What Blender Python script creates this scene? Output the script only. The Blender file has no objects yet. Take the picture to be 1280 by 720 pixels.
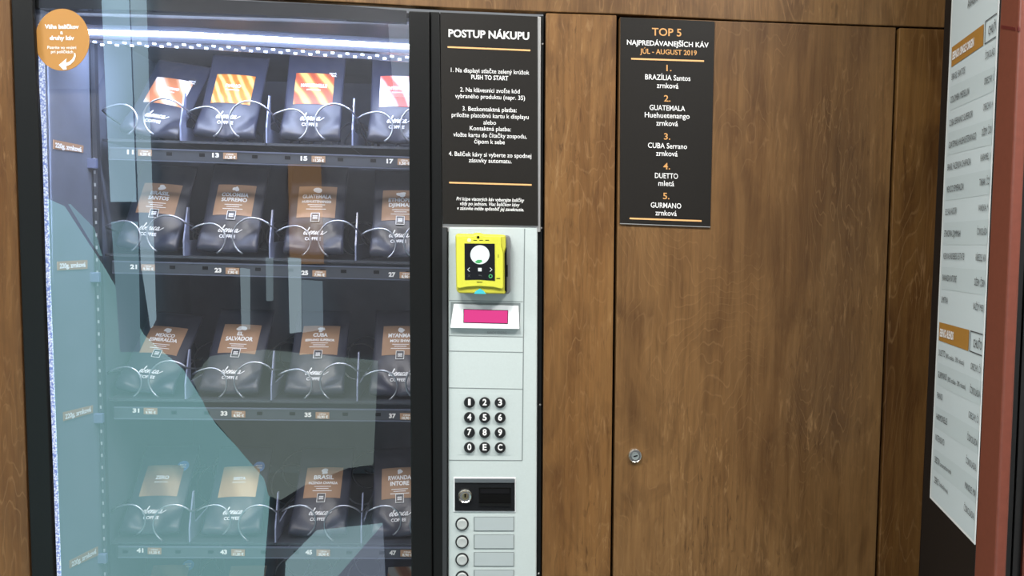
import bpy, bmesh, math, random
from mathutils import Vector, Matrix
random.seed(7)
S = bpy.context.scene
COL = S.collection

# ------------------------------------------------------------------ camera
F = 1000.0                                   # focal length in pixels of the 1280 x 720 frame
YAW, PITCH, ROLL = 0.062, 0.072, 0.012
CAM = Vector((0.0, -1.25, 1.5))
fw = Vector((math.sin(YAW)*math.cos(PITCH), math.cos(YAW)*math.cos(PITCH), -math.sin(PITCH)))
rt0 = Vector((math.cos(YAW), -math.sin(YAW), 0))
up0 = rt0.cross(fw)
rt = rt0*math.cos(ROLL) + up0*math.sin(ROLL)
up = up0*math.cos(ROLL) - rt0*math.sin(ROLL)
cd = bpy.data.cameras.new('camera'); cam = bpy.data.objects.new('camera', cd); COL.objects.link(cam)
cd.sensor_width = 36.0; cd.lens = F*36.0/1280.0; cd.clip_start = 0.01; cd.clip_end = 60
cam.matrix_world = Matrix(((rt.x, up.x, -fw.x, CAM.x), (rt.y, up.y, -fw.y, CAM.y), (rt.z, up.z, -fw.z, CAM.z), (0, 0, 0, 1)))
S.camera = cam

# ------------------------------------------------------------------ light and exposure
S.view_settings.view_transform = 'Standard'; S.view_settings.look = 'None'
S.view_settings.exposure = 0.0; S.view_settings.gamma = 1.0; S.view_settings.use_curve_mapping = False
try: S.cycles.use_denoising = True
except Exception: pass
W = bpy.data.worlds.new('world'); S.world = W; W.use_nodes = True
W.node_tree.nodes['Background'].inputs[0].default_value = (0.9, 0.95, 1, 1)
W.node_tree.nodes['Background'].inputs[1].default_value = 0.3
CEIL_W = 37.0           # each ceiling panel
LED_TOP = 26.0          # emission of the machine's strips
LED_SIDE = 1.3
REFL_GLOW = 1.05               # brightness of the glowing panels added for the glass reflections

# ------------------------------------------------------------------ geometry helpers
def ray(px, py):
    return (fw*F + rt*(px-640) - up*(py-360)).normalized()
def P(px, py, y):                              # the point of the plane y = const seen at a pixel
    d = ray(px, py); return CAM + d*((y-CAM.y)/d.y)
def PP(px, py, p0, n):
    d = ray(px, py); return CAM + d*((p0-CAM).dot(n)/d.dot(n))

ORG = {}
class MB:
    def __init__(s): s.v = []; s.f = []; s.m = []
    def add(s, vs, fs, mi=0):
        b = len(s.v); s.v += [Vector(v) for v in vs]; s.f += [[b+i for i in f] for f in fs]; s.m += [mi]*len(fs); return s
    def prism(s, pts, ext, mi=0):
        n = len(pts); e = Vector(ext); pts = [Vector(p) for p in pts]
        fs = [list(range(n)), list(range(2*n-1, n-1, -1))] + [[i, i+n, (i+1) % n+n, (i+1) % n] for i in range(n)]
        return s.add(pts+[p+e for p in pts], fs, mi)
    def px(s, cs, y, th, mi=0):                # polygon traced on the plane y, with thickness th behind it
        return s.prism([P(a, b, y) for a, b in cs], (0, th, 0), mi)
    def face(s, pts, mi=0): return s.add(pts, [list(range(len(pts)))], mi)
    def pxface(s, cs, y, mi=0): return s.face([P(a, b, y) for a, b in cs], mi)
    def box(s, lo, hi, mi=0):
        (a, b, c), (d, e, f) = lo, hi
        return s.prism([(a, b, c), (d, b, c), (d, b, f), (a, b, f)], (0, e-b, 0), mi)
    def rev(s, c, prof, n=32, mi=0, axis=1):   # lathe about the y axis; prof = [(radius, y offset)]
        c = Vector(c); vs = []; fs = []
        for r, o in prof:
            for i in range(n):
                t = 2*math.pi*i/n
                vs.append(c + (Vector((r*math.cos(t), o, r*math.sin(t))) if axis == 1 else Vector((r*math.cos(t), r*math.sin(t), o))))
        for k in range(len(prof)-1):
            for i in range(n):
                j = (i+1) % n; fs.append([k*n+i, k*n+j, (k+1)*n+j, (k+1)*n+i])
        fs.append(list(range(n))); fs.append(list(range((len(prof)-1)*n, len(prof)*n)))
        return s.add(vs, fs, mi)
    def tube(s, path, r, n=8, mi=0):
        path = [Vector(p) for p in path]; vs = []; fs = []; u = None
        for i, p in enumerate(path):
            t = (path[min(i+1, len(path)-1)]-path[max(i-1, 0)]).normalized()
            if u is None: u = t.orthogonal().normalized()
            u = (u - t*u.dot(t)).normalized(); w = t.cross(u)
            for k in range(n):
                a = 2*math.pi*k/n; vs.append(p + (u*math.cos(a)+w*math.sin(a))*r)
        for i in range(len(path)-1):
            for k in range(n):
                fs.append([i*n+k, i*n+(k+1) % n, (i+1)*n+(k+1) % n, (i+1)*n+k])
        fs.append(list(range(n))); fs.append([(len(path)-1)*n+k for k in range(n)])
        return s.add(vs, fs, mi)
    def build(s, name, mats, parent=None, origin=None, bevel=0, smooth=False, local=False, seg=2):
        if origin is None:
            origin = ORG[parent.name] if (parent and not local) else Vector((0, 0, 0))
            if parent is None and not local:
                n = len(s.v); origin = Vector((sum(v.x for v in s.v)/n, sum(v.y for v in s.v)/n, min(v.z for v in s.v)))
        me = bpy.data.meshes.new(name)
        me.from_pydata([tuple(v-origin) for v in s.v], [], s.f)
        for m in (mats if isinstance(mats, (list, tuple)) else [mats]): me.materials.append(m)
        for p, i in zip(me.polygons, s.m): p.material_index = i
        bm = bmesh.new(); bm.from_mesh(me); bmesh.ops.recalc_face_normals(bm, faces=bm.faces); bm.to_mesh(me); bm.free()
        if smooth:
            for p in me.polygons: p.use_smooth = True
        o = bpy.data.objects.new(name, me); COL.objects.link(o)
        if parent: o.parent = parent; ORG[o.name] = ORG.get(parent.name, Vector((0, 0, 0)))
        else: o.location = origin; ORG[o.name] = Vector(origin)
        if bevel:
            b = o.modifiers.new('bevel', 'BEVEL'); b.width = bevel; b.segments = seg; b.limit_method = 'ANGLE'; b.angle_limit = math.radians(40)
        return o
def empty(name, loc):
    o = bpy.data.objects.new(name, None); COL.objects.link(o); o.location = loc; o.empty_display_size = .05; ORG[o.name] = Vector(loc); return o
def tag(o, label, cat, group=None):
    o['label'] = label; o['category'] = cat
    if group: o['group'] = group
    return o
def struct(o): o['kind'] = 'structure'; return o

# ------------------------------------------------------------------ lettering
TC = {}
def text2d(st, bold=0.0, shear=0.0):
    k = (st, bold, shear)
    if k not in TC:
        c = bpy.data.curves.new('lettering_source', 'FONT'); c.body = st; c.offset = bold; c.shear = shear; c.resolution_u = 3
        o = bpy.data.objects.new('lettering_source', c); COL.objects.link(o)
        dg = bpy.context.evaluated_depsgraph_get(); dg.update()
        me = bpy.data.meshes.new_from_object(o.evaluated_get(dg))
        vs = [(v.co.x, v.co.y) for v in me.vertices]; fs = [list(p.vertices) for p in me.polygons]
        bpy.data.objects.remove(o); bpy.data.curves.remove(c); bpy.data.meshes.remove(me)
        x0 = min(v[0] for v in vs); x1 = max(v[0] for v in vs)
        TC[k] = ([((x-x0)/(x1-x0)-.5, y/CAPH) for x, y in vs], fs, (x1-x0)/CAPH)
    return TC[k]
CAPH = 1.0
CAPH = max(v[1] for v in text2d('H')[0]); TC.clear()
def txt_px(mb, st, cx, cy, w, cap, slope, y, bold=.02, shear=0, mi=0):    # lettering lying on the plane y; width w, capitals cap px high
    vs, fs, asp = text2d(st, bold, shear)
    out = []
    for u, v in vs:
        X = cx+u*w; Y = cy+slope*(X-cx)-(v-.5)*cap; out.append(P(X, Y, y))
    mb.add(out, fs, mi)
def txt_loc(mb, st, cx, cz, w, cap, fn, bold=.02, shear=0, mi=0):         # lettering in local x,z on the surface y = fn(x,z)
    vs, fs, asp = text2d(st, bold, shear)
    if w is None: w = asp*cap
    mb.add([(cx+u*w, fn(cx+u*w, cz+(v-.5)*cap), cz+(v-.5)*cap) for u, v in vs], fs, mi)
def txt_ab(mb, st, a, b, cap, n, bold=.02, mi=0, fitw=True):              # lettering from point a to point b, capitals vertical
    vs, fs, asp = text2d(st, bold, 0); a = Vector(a); b = Vector(b); d = (b-a)
    if not fitw: d = d.normalized()*asp*cap
    mb.add([a+d*(u+.5)+Vector((0, 0, (v-.5)*cap))+n for u, v in vs], fs, mi)
def catmull(pts, k=6):
    out = []; q = [pts[0]]+list(pts)+[pts[-1]]
    for i in range(1, len(q)-2):
        for j in range(k):
            t = j/k
            out.append(tuple(.5*((2*q[i][a])+(-q[i-1][a]+q[i+1][a])*t+(2*q[i-1][a]-5*q[i][a]+4*q[i+1][a]-q[i+2][a])*t*t+(-q[i-1][a]+3*q[i][a]-3*q[i+1][a]+q[i+2][a])*t**3) for a in (0, 1)))
    out.append(tuple(pts[-1])); return out
SCRIPT = [(-.1,.3),(.2,.5),(.48,.8),(.33,1),(.06,.7),(.06,.22),(.3,0),(.62,.3),(.95,1.15),(1.12,1.8),(.98,2.05),(.86,1.5),(.8,.6),(.86,.05),(1.12,.0),(1.32,.45),(1.2,.82),
          (1.36,.62),(1.6,.5),(1.95,.72),(1.98,.96),(1.8,1),(1.62,.65),(1.66,.2),(1.88,0),(2.15,.3),(2.38,.98),(2.36,.5),(2.33,.02),(2.5,.6),(2.74,1),(2.86,.8),(2.8,.2),(2.95,0),(3.15,.4),
          (3.35,.98),(3.3,.3),(3.4,0),(3.62,.3),(3.82,.8),(4.08,1),(4.22,.86),(4.02,.98),(3.82,.6),(3.84,.15),(4.08,0),(4.4,.4),(4.62,.85),(4.92,1),(5.05,.92),(4.78,.95),(4.5,.5),(4.55,.08),(4.8,.1),(5.08,.95),(5.02,.3),(5.18,0),(5.6,.35),(6.2,.95)]
def ribbon(path, w):
    vs = []; fs = []
    for i, p in enumerate(path):
        a = path[max(i-1, 0)]; b = path[min(i+1, len(path)-1)]; dx, dy = b[0]-a[0], b[1]-a[1]; L = math.hypot(dx, dy) or 1
        vs += [(p[0]-dy/L*w/2, p[1]+dx/L*w/2), (p[0]+dy/L*w/2, p[1]-dx/L*w/2)]
    for i in range(len(path)-1): fs.append([2*i, 2*i+1, 2*i+3, 2*i+2])
    return vs, fs
SCR_V, SCR_F = ribbon(catmull(SCRIPT), .2)
SCR_V = [(x+.3*y, y) for x, y in SCR_V]

# ------------------------------------------------------------------ materials
def s2l(c):
    c = c/255.0; return c/12.92 if c <= .04045 else ((c+.055)/1.055)**2.4
def rgb(r, g, b): return (s2l(r), s2l(g), s2l(b), 1)
def mat(name, col, rough=.5, metal=0.0, spec=.5, noise=0.0, nscale=60, bump=0.0, emit=0, coat=0):
    m = bpy.data.materials.new(name); m.use_nodes = True; N = m.node_tree.nodes; L = m.node_tree.links; b = N['Principled BSDF']
    b.inputs['Base Color'].default_value = col; b.inputs['Roughness'].default_value = rough; b.inputs['Metallic'].default_value = metal
    b.inputs['Specular IOR Level'].default_value = spec; b.inputs['Coat Weight'].default_value = coat
    if emit: b.inputs['Emission Color'].default_value = col; b.inputs['Emission Strength'].default_value = emit
    if noise or bump:
        tc = N.new('ShaderNodeTexCoord'); nz = N.new('ShaderNodeTexNoise'); nz.inputs['Scale'].default_value = nscale; nz.inputs['Detail'].default_value = 4
        L.new(tc.outputs['Object'], nz.inputs['Vector'])
        if noise:
            r = N.new('ShaderNodeValToRGB'); r.color_ramp.elements[0].position = .3; r.color_ramp.elements[1].position = .7
            r.color_ramp.elements[0].color = [c*(1-noise) for c in col[:3]]+[1]; r.color_ramp.elements[1].color = [min(1, c*(1+noise)) for c in col[:3]]+[1]
            L.new(nz.outputs['Fac'], r.inputs[0]); L.new(r.outputs[0], b.inputs['Base Color'])
        if bump:
            bp = N.new('ShaderNodeBump'); bp.inputs['Strength'].default_value = bump; bp.inputs['Distance'].default_value = .002
            L.new(nz.outputs['Fac'], bp.inputs['Height']); L.new(bp.outputs[0], b.inputs['Normal'])
    return m
def glow(name, col, st):
    m = bpy.data.materials.new(name); m.use_nodes = True; N = m.node_tree.nodes; N.clear()
    e = N.new('ShaderNodeEmission'); o = N.new('ShaderNodeOutputMaterial'); e.inputs[0].default_value = col; e.inputs[1].default_value = st
    m.node_tree.links.new(e.outputs[0], o.inputs[0]); return m
def wood(name, seed, dark, mid, light, line):
    m = bpy.data.materials.new(name); m.use_nodes = True; N = m.node_tree.nodes; L = m.node_tree.links; b = N['Principled BSDF']
    tc = N.new('ShaderNodeTexCoord'); mp = N.new('ShaderNodeMapping'); mp.inputs['Location'].default_value = (seed*3.1, seed*1.7, seed*2.3)
    L.new(tc.outputs['Object'], mp.inputs[0])
    def nz(scale, det, dist=0, rough=.5):
        q = N.new('ShaderNodeMapping'); q.inputs['Scale'].default_value = scale; n = N.new('ShaderNodeTexNoise')
        n.inputs['Scale'].default_value = 1; n.inputs['Detail'].default_value = det; n.inputs['Distortion'].default_value = dist; n.inputs['Roughness'].default_value = rough
        L.new(mp.outputs[0], q.inputs[0]); L.new(q.outputs[0], n.inputs['Vector']); return n.outputs['Fac']
    def mth(op, a, v=None, v2=None):
        n = N.new('ShaderNodeMath'); n.operation = op; L.new(a, n.inputs[0])
        if v is not None:
            if isinstance(v, (int, float)): n.inputs[1].default_value = v
            else: L.new(v, n.inputs[1])
        return n.outputs[0]
    def ramp(a, st):
        r = N.new('ShaderNodeValToRGB'); e = r.color_ramp.elements
        for i, (p, c) in enumerate(st):
            if i < 2: e[i].position = p; e[i].color = c
            else: x = e.new(p); x.color = c
        L.new(a, r.inputs[0]); return r.outputs[0]
    def mix(fac, a, c, bt='MIX'):
        n = N.new('ShaderNodeMix'); n.data_type = 'RGBA'; n.blend_type = bt
        if isinstance(fac, (int, float)): n.inputs['Factor'].default_value = fac
        else: L.new(fac, n.inputs['Factor'])
        L.new(a, n.inputs['A'])
        if isinstance(c, tuple): n.inputs['B'].default_value = c
        else: L.new(c, n.inputs['B'])
        return n.outputs['Result']
    big = nz((3.6, 3.6, 1.5), 5, .6, .55)
    base = ramp(big, [(.28, dark), (.52, mid), (.74, light)])
    blot = nz((13, 13, 6), 4, .9, .55)                                   # cloudy stain blotches
    base = mix(ramp(blot, [(.48, (0, 0, 0, 1)), (.70, (.9, .9, .9, 1))]), base, tuple(c*.8 for c in dark[:3])+(1,))
    fine = nz((190, 190, 9), 4, .2, .6)                                  # short vertical pores
    base = mix(ramp(fine, [(.35, (.42, .42, .42, 1)), (.62, (0, 0, 0, 1))]), base, tuple(c*.62 for c in dark[:3])+(1,))
    med = nz((34, 34, 3), 4, .8, .6)                                     # broader vertical streaks
    base = mix(ramp(med, [(.42, (.0, .0, .0, 1)), (.75, (.55, .55, .55, 1))]), base, light)
    cont = nz((2.7, 2.7, .60), 5.5, .3, .5)                             # rotary-cut contour lines
    fr = mth('FRACT', mth('MULTIPLY', cont, 84.0))
    ln = ramp(fr, [(.0, (0, 0, 0, 1)), (.10, (.42, .42, .42, 1)), (.2, (.0, .0, .0, 1)), (1, (.0, .0, .0, 1))])
    msk = ramp(nz((9, 9, 4), 5, .5, .6), [(.40, (0, 0, 0, 1)), (.64, (.8, .8, .8, 1))])
    base = mix(mth('MULTIPLY', ln, msk), base, line)
    sh = ramp(fr, [(.2, (.22, .22, .22, 1)), (.9, (0, 0, 0, 1))])
    base = mix(mth('MULTIPLY', sh, msk), base, dark)
    flk = nz((150, 150, 26), 3, .6, .6)                                  # short pale and dark flecks in the cloudy zones
    zone = ramp(nz((7, 7, 3.5), 4, .6, .55), [(.42, (.12, .12, .12, 1)), (.62, (1, 1, 1, 1))])
    base = mix(mth('MULTIPLY', ramp(flk, [(.58, (0, 0, 0, 1)), (.72, (.45, .45, .45, 1))]), zone), base, line)
    base = mix(mth('MULTIPLY', ramp(flk, [(.30, (.75, .75, .75, 1)), (.42, (0, 0, 0, 1))]), zone), base, tuple(c*.7 for c in dark[:3])+(1,))
    L.new(base, b.inputs['Base Color'])
    b.inputs['Roughness'].default_value = .42; b.inputs['Specular IOR Level'].default_value = .35
    bp = N.new('ShaderNodeBump'); bp.inputs['Strength'].default_value = .12; bp.inputs['Distance'].default_value = .001
    L.new(fine, bp.inputs['Height']); L.new(bp.outputs[0], b.inputs['Normal'])
    return m
WD, WM, WL, WLN = (.095, .044, .0145, 1), (.165, .084, .029, 1), (.23, .125, .047, 1), (.35, .205, .09, 1)
M_header = wood('stained birch header', 1.3, WD, WM, WL, WLN)
M_stile = wood('stained birch stile', 4.1, (.10, .043, .012, 1), (.175, .083, .025, 1), (.24, .125, .042, 1), WLN)
M_door = wood('stained birch door', 7.7, WD, WM, WL, WLN)
M_strip = wood('stained birch strip', 11.2, (.075, .031, .0085, 1), (.135, .062, .0165, 1), (.195, .10, .029, 1), WLN)
M_left = wood('stained birch end', 15.9, (.10, .041, .010, 1), (.16, .073, .02, 1), (.21, .105, .033, 1), WLN)
M_black = mat('black powder coat', (.006, .0065, .0065, 1), .42, spec=.22, bump=.06, nscale=500)
M_blackgl = mat('black gloss', (.008, .009, .010, 1), .08, spec=.6)
M_dark = mat('dark void', (.003, .0025, .0025, 1), .9, spec=.1)
M_groove = mat('dark groove', (.002, .002, .002, 1), .7, spec=.12)
M_silver = mat('silver grey plastic', (.50, .565, .555, 1), .42, noise=.02, nscale=400, bump=.02)
M_silver2 = mat('light grey plastic', (.80, .84, .85, 1), .35)
M_silveredge = mat('brushed aluminium edge', (.62, .62, .60, 1), .3, metal=.8)
M_seam = mat('grey seam', (.20, .23, .23, 1), .6)
M_sign = mat('dark sign face', (.013, .0115, .0095, 1), .36, spec=.32, noise=.05, nscale=300)
M_white = mat('white print', (.80, .80, .79, 1), .5)
M_whitebag = mat('white bag print', (.78, .80, .86, 1), .5)
M_gold = mat('gold print', (.58, .30, .10, 1), .45)
M_rule = mat('copper rule', (.75, .42, .17, 1), .4)
M_yellow = mat('yellow plastic', (.60, .60, .055, 1), .35)
M_yellow2 = mat('yellow plastic rim', (.50, .48, .045, 1), .35)
M_grey = mat('grey rubber', (.16, .17, .18, 1), .6)
M_screen = mat('reader glass', (.006, .007, .009, 1), .1)
M_iconw = glow('lit icon white', (.9, 1, .98, 1), 1.1)
M_icong = glow('lit icon green', (.12, .62, .22, 1), .9)
M_icond = glow('dim icon', (.25, .28, .28, 1), .35)
M_cyan = glow('cyan light', (.1, .75, .85, 1), 1.0)
M_lcd = glow('magenta lcd', (.84, .07, .30, 1), .98)
M_key = mat('black key', (.012, .013, .014, 1), .3)
M_chrome = mat('chrome', (.72, .72, .68, 1), .22, metal=1)
M_brass = mat('worn key slot', (.30, .26, .16, 1), .35, metal=.9)
M_steel = mat('coil wire', (.42, .44, .50, 1), .32, metal=1)
M_shell = mat('machine lining', (.12, .14, .19, 1), .5, noise=.1, nscale=20)
M_shelld_ = mat('machine back lining', (.018, .020, .025, 1), .6)
M_tray = mat('tray grey', (.050, .056, .072, 1), .4, metal=.3)
M_clear = mat('divider plate', (.22, .25, .38, 1), .3)
M_clip = mat('shelf clip', (.12, .15, .27, 1), .4)
M_lip = mat('tray lip', (.085, .10, .15, 1), .35)
M_slot = mat('rail slots', (.34, .38, .42, 1), .5)
M_tag = mat('tan price card', (.36, .215, .125, 1), .6)
M_orange = mat('orange sticker', (.40, .19, .04, 1), .5)
M_foil = mat('matt black foil', (.022, .025, .044, 1), .40, spec=.45, bump=.3, nscale=38)
M_kraft = mat('tan bag label', (.31, .185, .115, 1), .6, noise=.06, nscale=40)
M_badge = mat('dark badge', (.025, .025, .035, 1), .4)
M_bluebadge = mat('blue badge', (.10, .22, .55, 1), .45)
M_red = mat('red paint', (.165, .046, .028, 1), .42, noise=.06, nscale=120)
M_reded = mat('red paint edge', (.30, .075, .062, 1), .3)
M_paper = mat('pale blue sheet', (.54, .63, .655, 1), .55)
M_paper2 = mat('pale grey band', (.495, .585, .605, 1), .55)
M_paperw = mat('white sheet edge', (.70, .74, .74, 1), .55)
M_ink = mat('black ink', (.05, .055, .06, 1), .6)
M_ochre = mat('ochre print', (.37, .185, .035, 1), .5)
M_boardbk = mat('board backing', (.011, .009, .008, 1), .55, spec=.2)
M_ledt = glow('led strip white', (.82, .90, 1, 1), LED_TOP)
M_ledrefl = glow('led reflection dot', (.62, .76, 1, 1), 9)
M_ledal = mat('led channel', (.10, .12, .20, 1), .35, metal=.5)

def picture(name, c1, c2, c3, scale, seed):
    m = bpy.data.materials.new(name); m.use_nodes = True; N = m.node_tree.nodes; L = m.node_tree.links; b = N['Principled BSDF']
    tc = N.new('ShaderNodeTexCoord'); mp = N.new('ShaderNodeMapping'); mp.inputs['Location'].default_value = (seed, 0, seed*.7); mp.inputs['Rotation'].default_value = (0, .5, 0)
    w = N.new('ShaderNodeTexWave'); w.inputs['Scale'].default_value = scale; w.inputs['Distortion'].default_value = 6; w.inputs['Detail'].default_value = 3; w.inputs['Detail Scale'].default_value = .6
    r = N.new('ShaderNodeValToRGB'); e = r.color_ramp.elements; e[0].color = c1; e[0].position = .15; e[1].color = c3; e[1].position = .85; x = e.new(.5); x.color = c2
    L.new(tc.outputs['Object'], mp.inputs[0]); L.new(mp.outputs[0], w.inputs['Vector']); L.new(w.outputs['Fac'], r.inputs[0]); L.new(r.outputs[0], b.inputs['Base Color'])
    b.inputs['Roughness'].default_value = .5; return m
M_pic = [picture('shell waves print', (.45, .14, .05, 1), (.62, .30, .16, 1), (.75, .66, .60, 1), 9, 1.1), picture('amber grain print', (.50, .14, .015, 1), (.62, .22, .03, 1), (.70, .40, .13, 1), 22, 2.3),
         picture('ember waves print', (.32, .055, .02, 1), (.50, .13, .03, 1), (.68, .36, .10, 1), 12, 3.4), picture('red white print', (.60, .08, .06, 1), (.75, .55, .50, 1), (.8, .75, .72, 1), 7, 4.5),
         picture('brown marble print', (.20, .11, .07, 1), (.27, .165, .10, 1), (.36, .24, .15, 1), 6, 5.1), picture('sand marble print', (.36, .21, .10, 1), (.45, .29, .15, 1), (.52, .36, .21, 1), 5, 6.7)]

# glass pane: clear, reflecting about eight per cent off its outer skin
def glass(name, k):
    m = bpy.data.materials.new(name); m.use_nodes = True; N = m.node_tree.nodes; L = m.node_tree.links; N.clear()
    o = N.new('ShaderNodeOutputMaterial'); t = N.new('ShaderNodeBsdfTransparent'); g = N.new('ShaderNodeBsdfGlossy'); g.inputs['Roughness'].default_value = 0.0
    fr = N.new('ShaderNodeFresnel'); fr.inputs['IOR'].default_value = 1.5; ge = N.new('ShaderNodeNewGeometry'); mx = N.new('ShaderNodeMixShader')
    a = N.new('ShaderNodeMath'); a.operation = 'SUBTRACT'; a.inputs[0].default_value = k; b = N.new('ShaderNodeMath'); b.operation = 'MULTIPLY'; b.use_clamp = True
    c = N.new('ShaderNodeMath'); c.operation = 'MULTIPLY'; c.inputs[1].default_value = k
    L.new(ge.outputs['Backfacing'], c.inputs[0]); L.new(c.outputs[0], a.inputs[1]); L.new(a.outputs[0], b.inputs[0]); L.new(fr.outputs[0], b.inputs[1])
    L.new(b.outputs[0], mx.inputs[0]); L.new(t.outputs[0], mx.inputs[1]); L.new(g.outputs[0], mx.inputs[2]); L.new(mx.outputs[0], o.inputs[0])
    return m
M_glass = glass('machine glass', 4.0)

# ================================================================== the room
M_floor = mat('grey floor tile', (.30, .30, .29, 1), .3, noise=.06, nscale=3)
M_ceil = mat('white ceiling', (.60, .60, .58, 1), .8, bump=.05, nscale=30)
M_wallp = mat('grey wall paint', (.30, .30, .29, 1), .7, bump=.04, nscale=80)
M_wallo = mat('dark shopfront', (.20, .21, .24, 1), .6, noise=.2, nscale=2)
XL, XR, YB, YF, ZC = -2.9, 2.0, .8, -1.95, 2.75
struct(MB().box((XL, YF, -.1), (XR, YB, 0)).build('floor', M_floor))
struct(MB().box((XL, YF, ZC), (XR, YB, ZC+.1)).build('ceiling', M_ceil))
struct(MB().box((XL-.1, YF, 0), (XL, YB, ZC)).build('wall_left', M_wallp))
struct(MB().box((XR, YF, 0), (XR+.1, YB, ZC)).build('wall_right', M_wallp))
struct(MB().box((XL, YF-.1, 0), (XR, YF, ZC)).build('wall_front', M_wallo))

# ceiling lamps
M_diff = glow('lamp diffuser', (1, .97, .92, 1), 6)
for i, (x, y) in enumerate(((-1.75, -1.05), (-.35, -1.05), (1.05, -1.05))):
    t = empty('ceiling_light', (x, y, ZC))
    struct(t)
    MB().box((x-.3, y-.3, ZC-.03), (x+.3, y+.3, ZC)).build('lamp_frame', M_silver2, t, bevel=.004)
    MB().box((x-.27, y-.27, ZC-.033), (x+.27, y+.27, ZC-.028)).build('diffuser', M_diff, t)
    ld = bpy.data.lights.new('ceiling_lamp', 'AREA'); ld.shape = 'SQUARE'; ld.size = .52; ld.energy = CEIL_W; ld.color = (1, .975, .94)
    lo = bpy.data.objects.new('ceiling_lamp', ld); COL.objects.link(lo); lo.location = (x, y, ZC-.04)

# glowing panels added on the wall opposite, cut to the reflections in the glass
G = -.004                                            # the glass plane
def MR(px, py, off=0.0):                             # where a mirrored pixel lies on the wall opposite (off = out from the wall)
    p = P(px, py, 2*G-(YF+off)); return Vector((p.x, YF+off, p.z))
def opp(name, cs, m, off=.0, th=.02):
    mb = MB(); mb.prism([MR(a, b, off+th) for a, b in cs], (0, -th, 0)); return struct(mb.build(name, m))
def refl(n, cs, col, st, off=0.0): return opp('reflection_panel_%d' % n, cs, glow('reflection glow %d' % n, col, st*REFL_GLOW), off)
refl(1, [(40, 240), (78, 258), (128, 335), (178, 420), (226, 462), (250, 500), (268, 532), (330, 598), (336, 620), (327, 740), (30, 740)], (.50, .95, 1.0, 1), 2.0)
refl(2, [(126, -20), (158, -20), (168, 252), (138, 252)], (.55, .82, 1.0, 1), 3.0, .03)
refl(3, [(139, 277), (170, 277), (173, 440), (150, 440)], (.50, .85, 1.0, 1), 1.6, .03)
refl(4, [(162, -20), (180, -20), (193, 400), (188, 410), (176, 330)], (.60, .85, 1.0, 1), 2.4, .03)
refl(5, [(300, 335), (311, 337), (311, 412), (302, 412)], (.7, .9, 1, 1), 1.5, .03)
refl(6, [(360, 322), (375, 323), (376, 415), (362, 417)], (.7, .9, 1, 1), 2.2, .03)
refl(7, [(377, 350), (402, 352), (403, 412), (378, 416)], (.65, .85, 1, 1), 1.3, .03)
refl(8, [(355, 740), (357, 703), (395, 665), (478, 656), (405, 740)], (.60, .92, 1, 1), 2.0, .03)
refl(9, [(405, 740), (478, 656), (482, 740)], (.62, .74, .95, 1), 1.3, .03)
refl(10, [(262, 519), (240, 474), (262, 446), (330, 438), (472, 452), (466, 581), (435, 585), (380, 607), (351, 625), (336, 620), (330, 598)], (.72, .90, .86, 1), .95)
refl(11, [(85, 255), (115, 285), (125, 320), (112, 300)], (.5, .95, 1, 1), 1.4, .03)
refl(12, [(40, -20), (125, -20), (127, 90), (118, 110), (40, 110)], (.7, .8, 1, 1), .35)
refl(13, [(485, 30), (520, 30), (520, 120), (492, 120)], (.8, .9, 1, 1), 1.5, .03)
refl(14, [(360, 205), (400, 205), (404, 330), (362, 330)], (1, .62, .35, 1), .9)
refl(15, [(332, 322), (340, 322), (340, 376), (333, 376)], (.7, .9, 1, 1), 1.2, .03)

# ================================================================== wood front
YW = 0.0
def wood_panel(name, cs, m, label=None, cat=None, th=.018, y=YW):
    mb = MB(); mb.px(cs, y, th); o = mb.build(name, m, bevel=.0012)
    if label: tag(o, label, cat)
    return o
wood_panel('wood_panel', [(-60, -17), (11.6, -14), (38.5+25.2, 1465), (-60, 1465)], M_left, 'stained plywood panel beside the black frame of the glass fronted machine', 'wood panel')
wood_panel('wood_panel', [(-200, -340), (1196, -340), (1181, 34.5), (1120, 32.3), (930, 25.4), (774, 17.5), (683, 14.6), (560, 9.5), (420, 2.0), (300, -4), (0, -16), (-200, -24)], M_header,
           'long horizontal stained plywood panel running above the vending machine and cupboard door', 'wood panel', th=.018)
wood_panel('wood_panel', [(682.6, 16.2), (770.8, 19.0), (763.0, 720), (755.5, 1465), (672, 1465), (677.8, 720)], M_stile,
           'narrow stained plywood panel between the vending machine and the cupboard door', 'wood panel')
wood_panel('wood_panel', [(1124.4, 34.8), (1181, 36.8), (1148.8, 720), (1114, 1465), (1066.6, 1465), (1098.1, 720)], M_strip,
           'narrow stained plywood panel between the cupboard door and the price list board', 'wood panel')
# cupboard door
DC = [(774.9, 21.2), (1120.2, 34.4), (1093.8, 720), (1063.6, 1465), (758.4, 1465), (766.6, 720)]
door = empty('cupboard_door', P(930, 1465, .0))
tag(door, 'wide stained plywood cupboard door with a small round lock and a black sign', 'cupboard door')
MB().px(DC, YW, .018).build('door_leaf', M_door, door, bevel=.0012)
lc = P(793.3, 569, 0)
lk = MB().rev(lc, [(.0105, .002), (.0112, -.003), (.0100, -.0052), (.0092, -.0046), (.0088, -.0052), (.0070, -.0052), (.0066, -.0042), (.0030, -.0042)], 36).build('lock', M_chrome, door, smooth=False)
MB().rev(lc, [(.0062, -.0040), (.0058, -.0062), (.0045, -.0058), (.0020, -.0058)], 28).build('lock_core', M_seam, lk)
kk = MB(); kk.prism([lc+Vector((-.0028, -.0064, -.0011)), lc+Vector((.0036, -.0064, .0004)), lc+Vector((.0032, -.0064, .0018)), lc+Vector((-.0028, -.0064, .0006))], (0, .0008, 0)); kk.build('keyhole', M_groove, lk)

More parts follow.
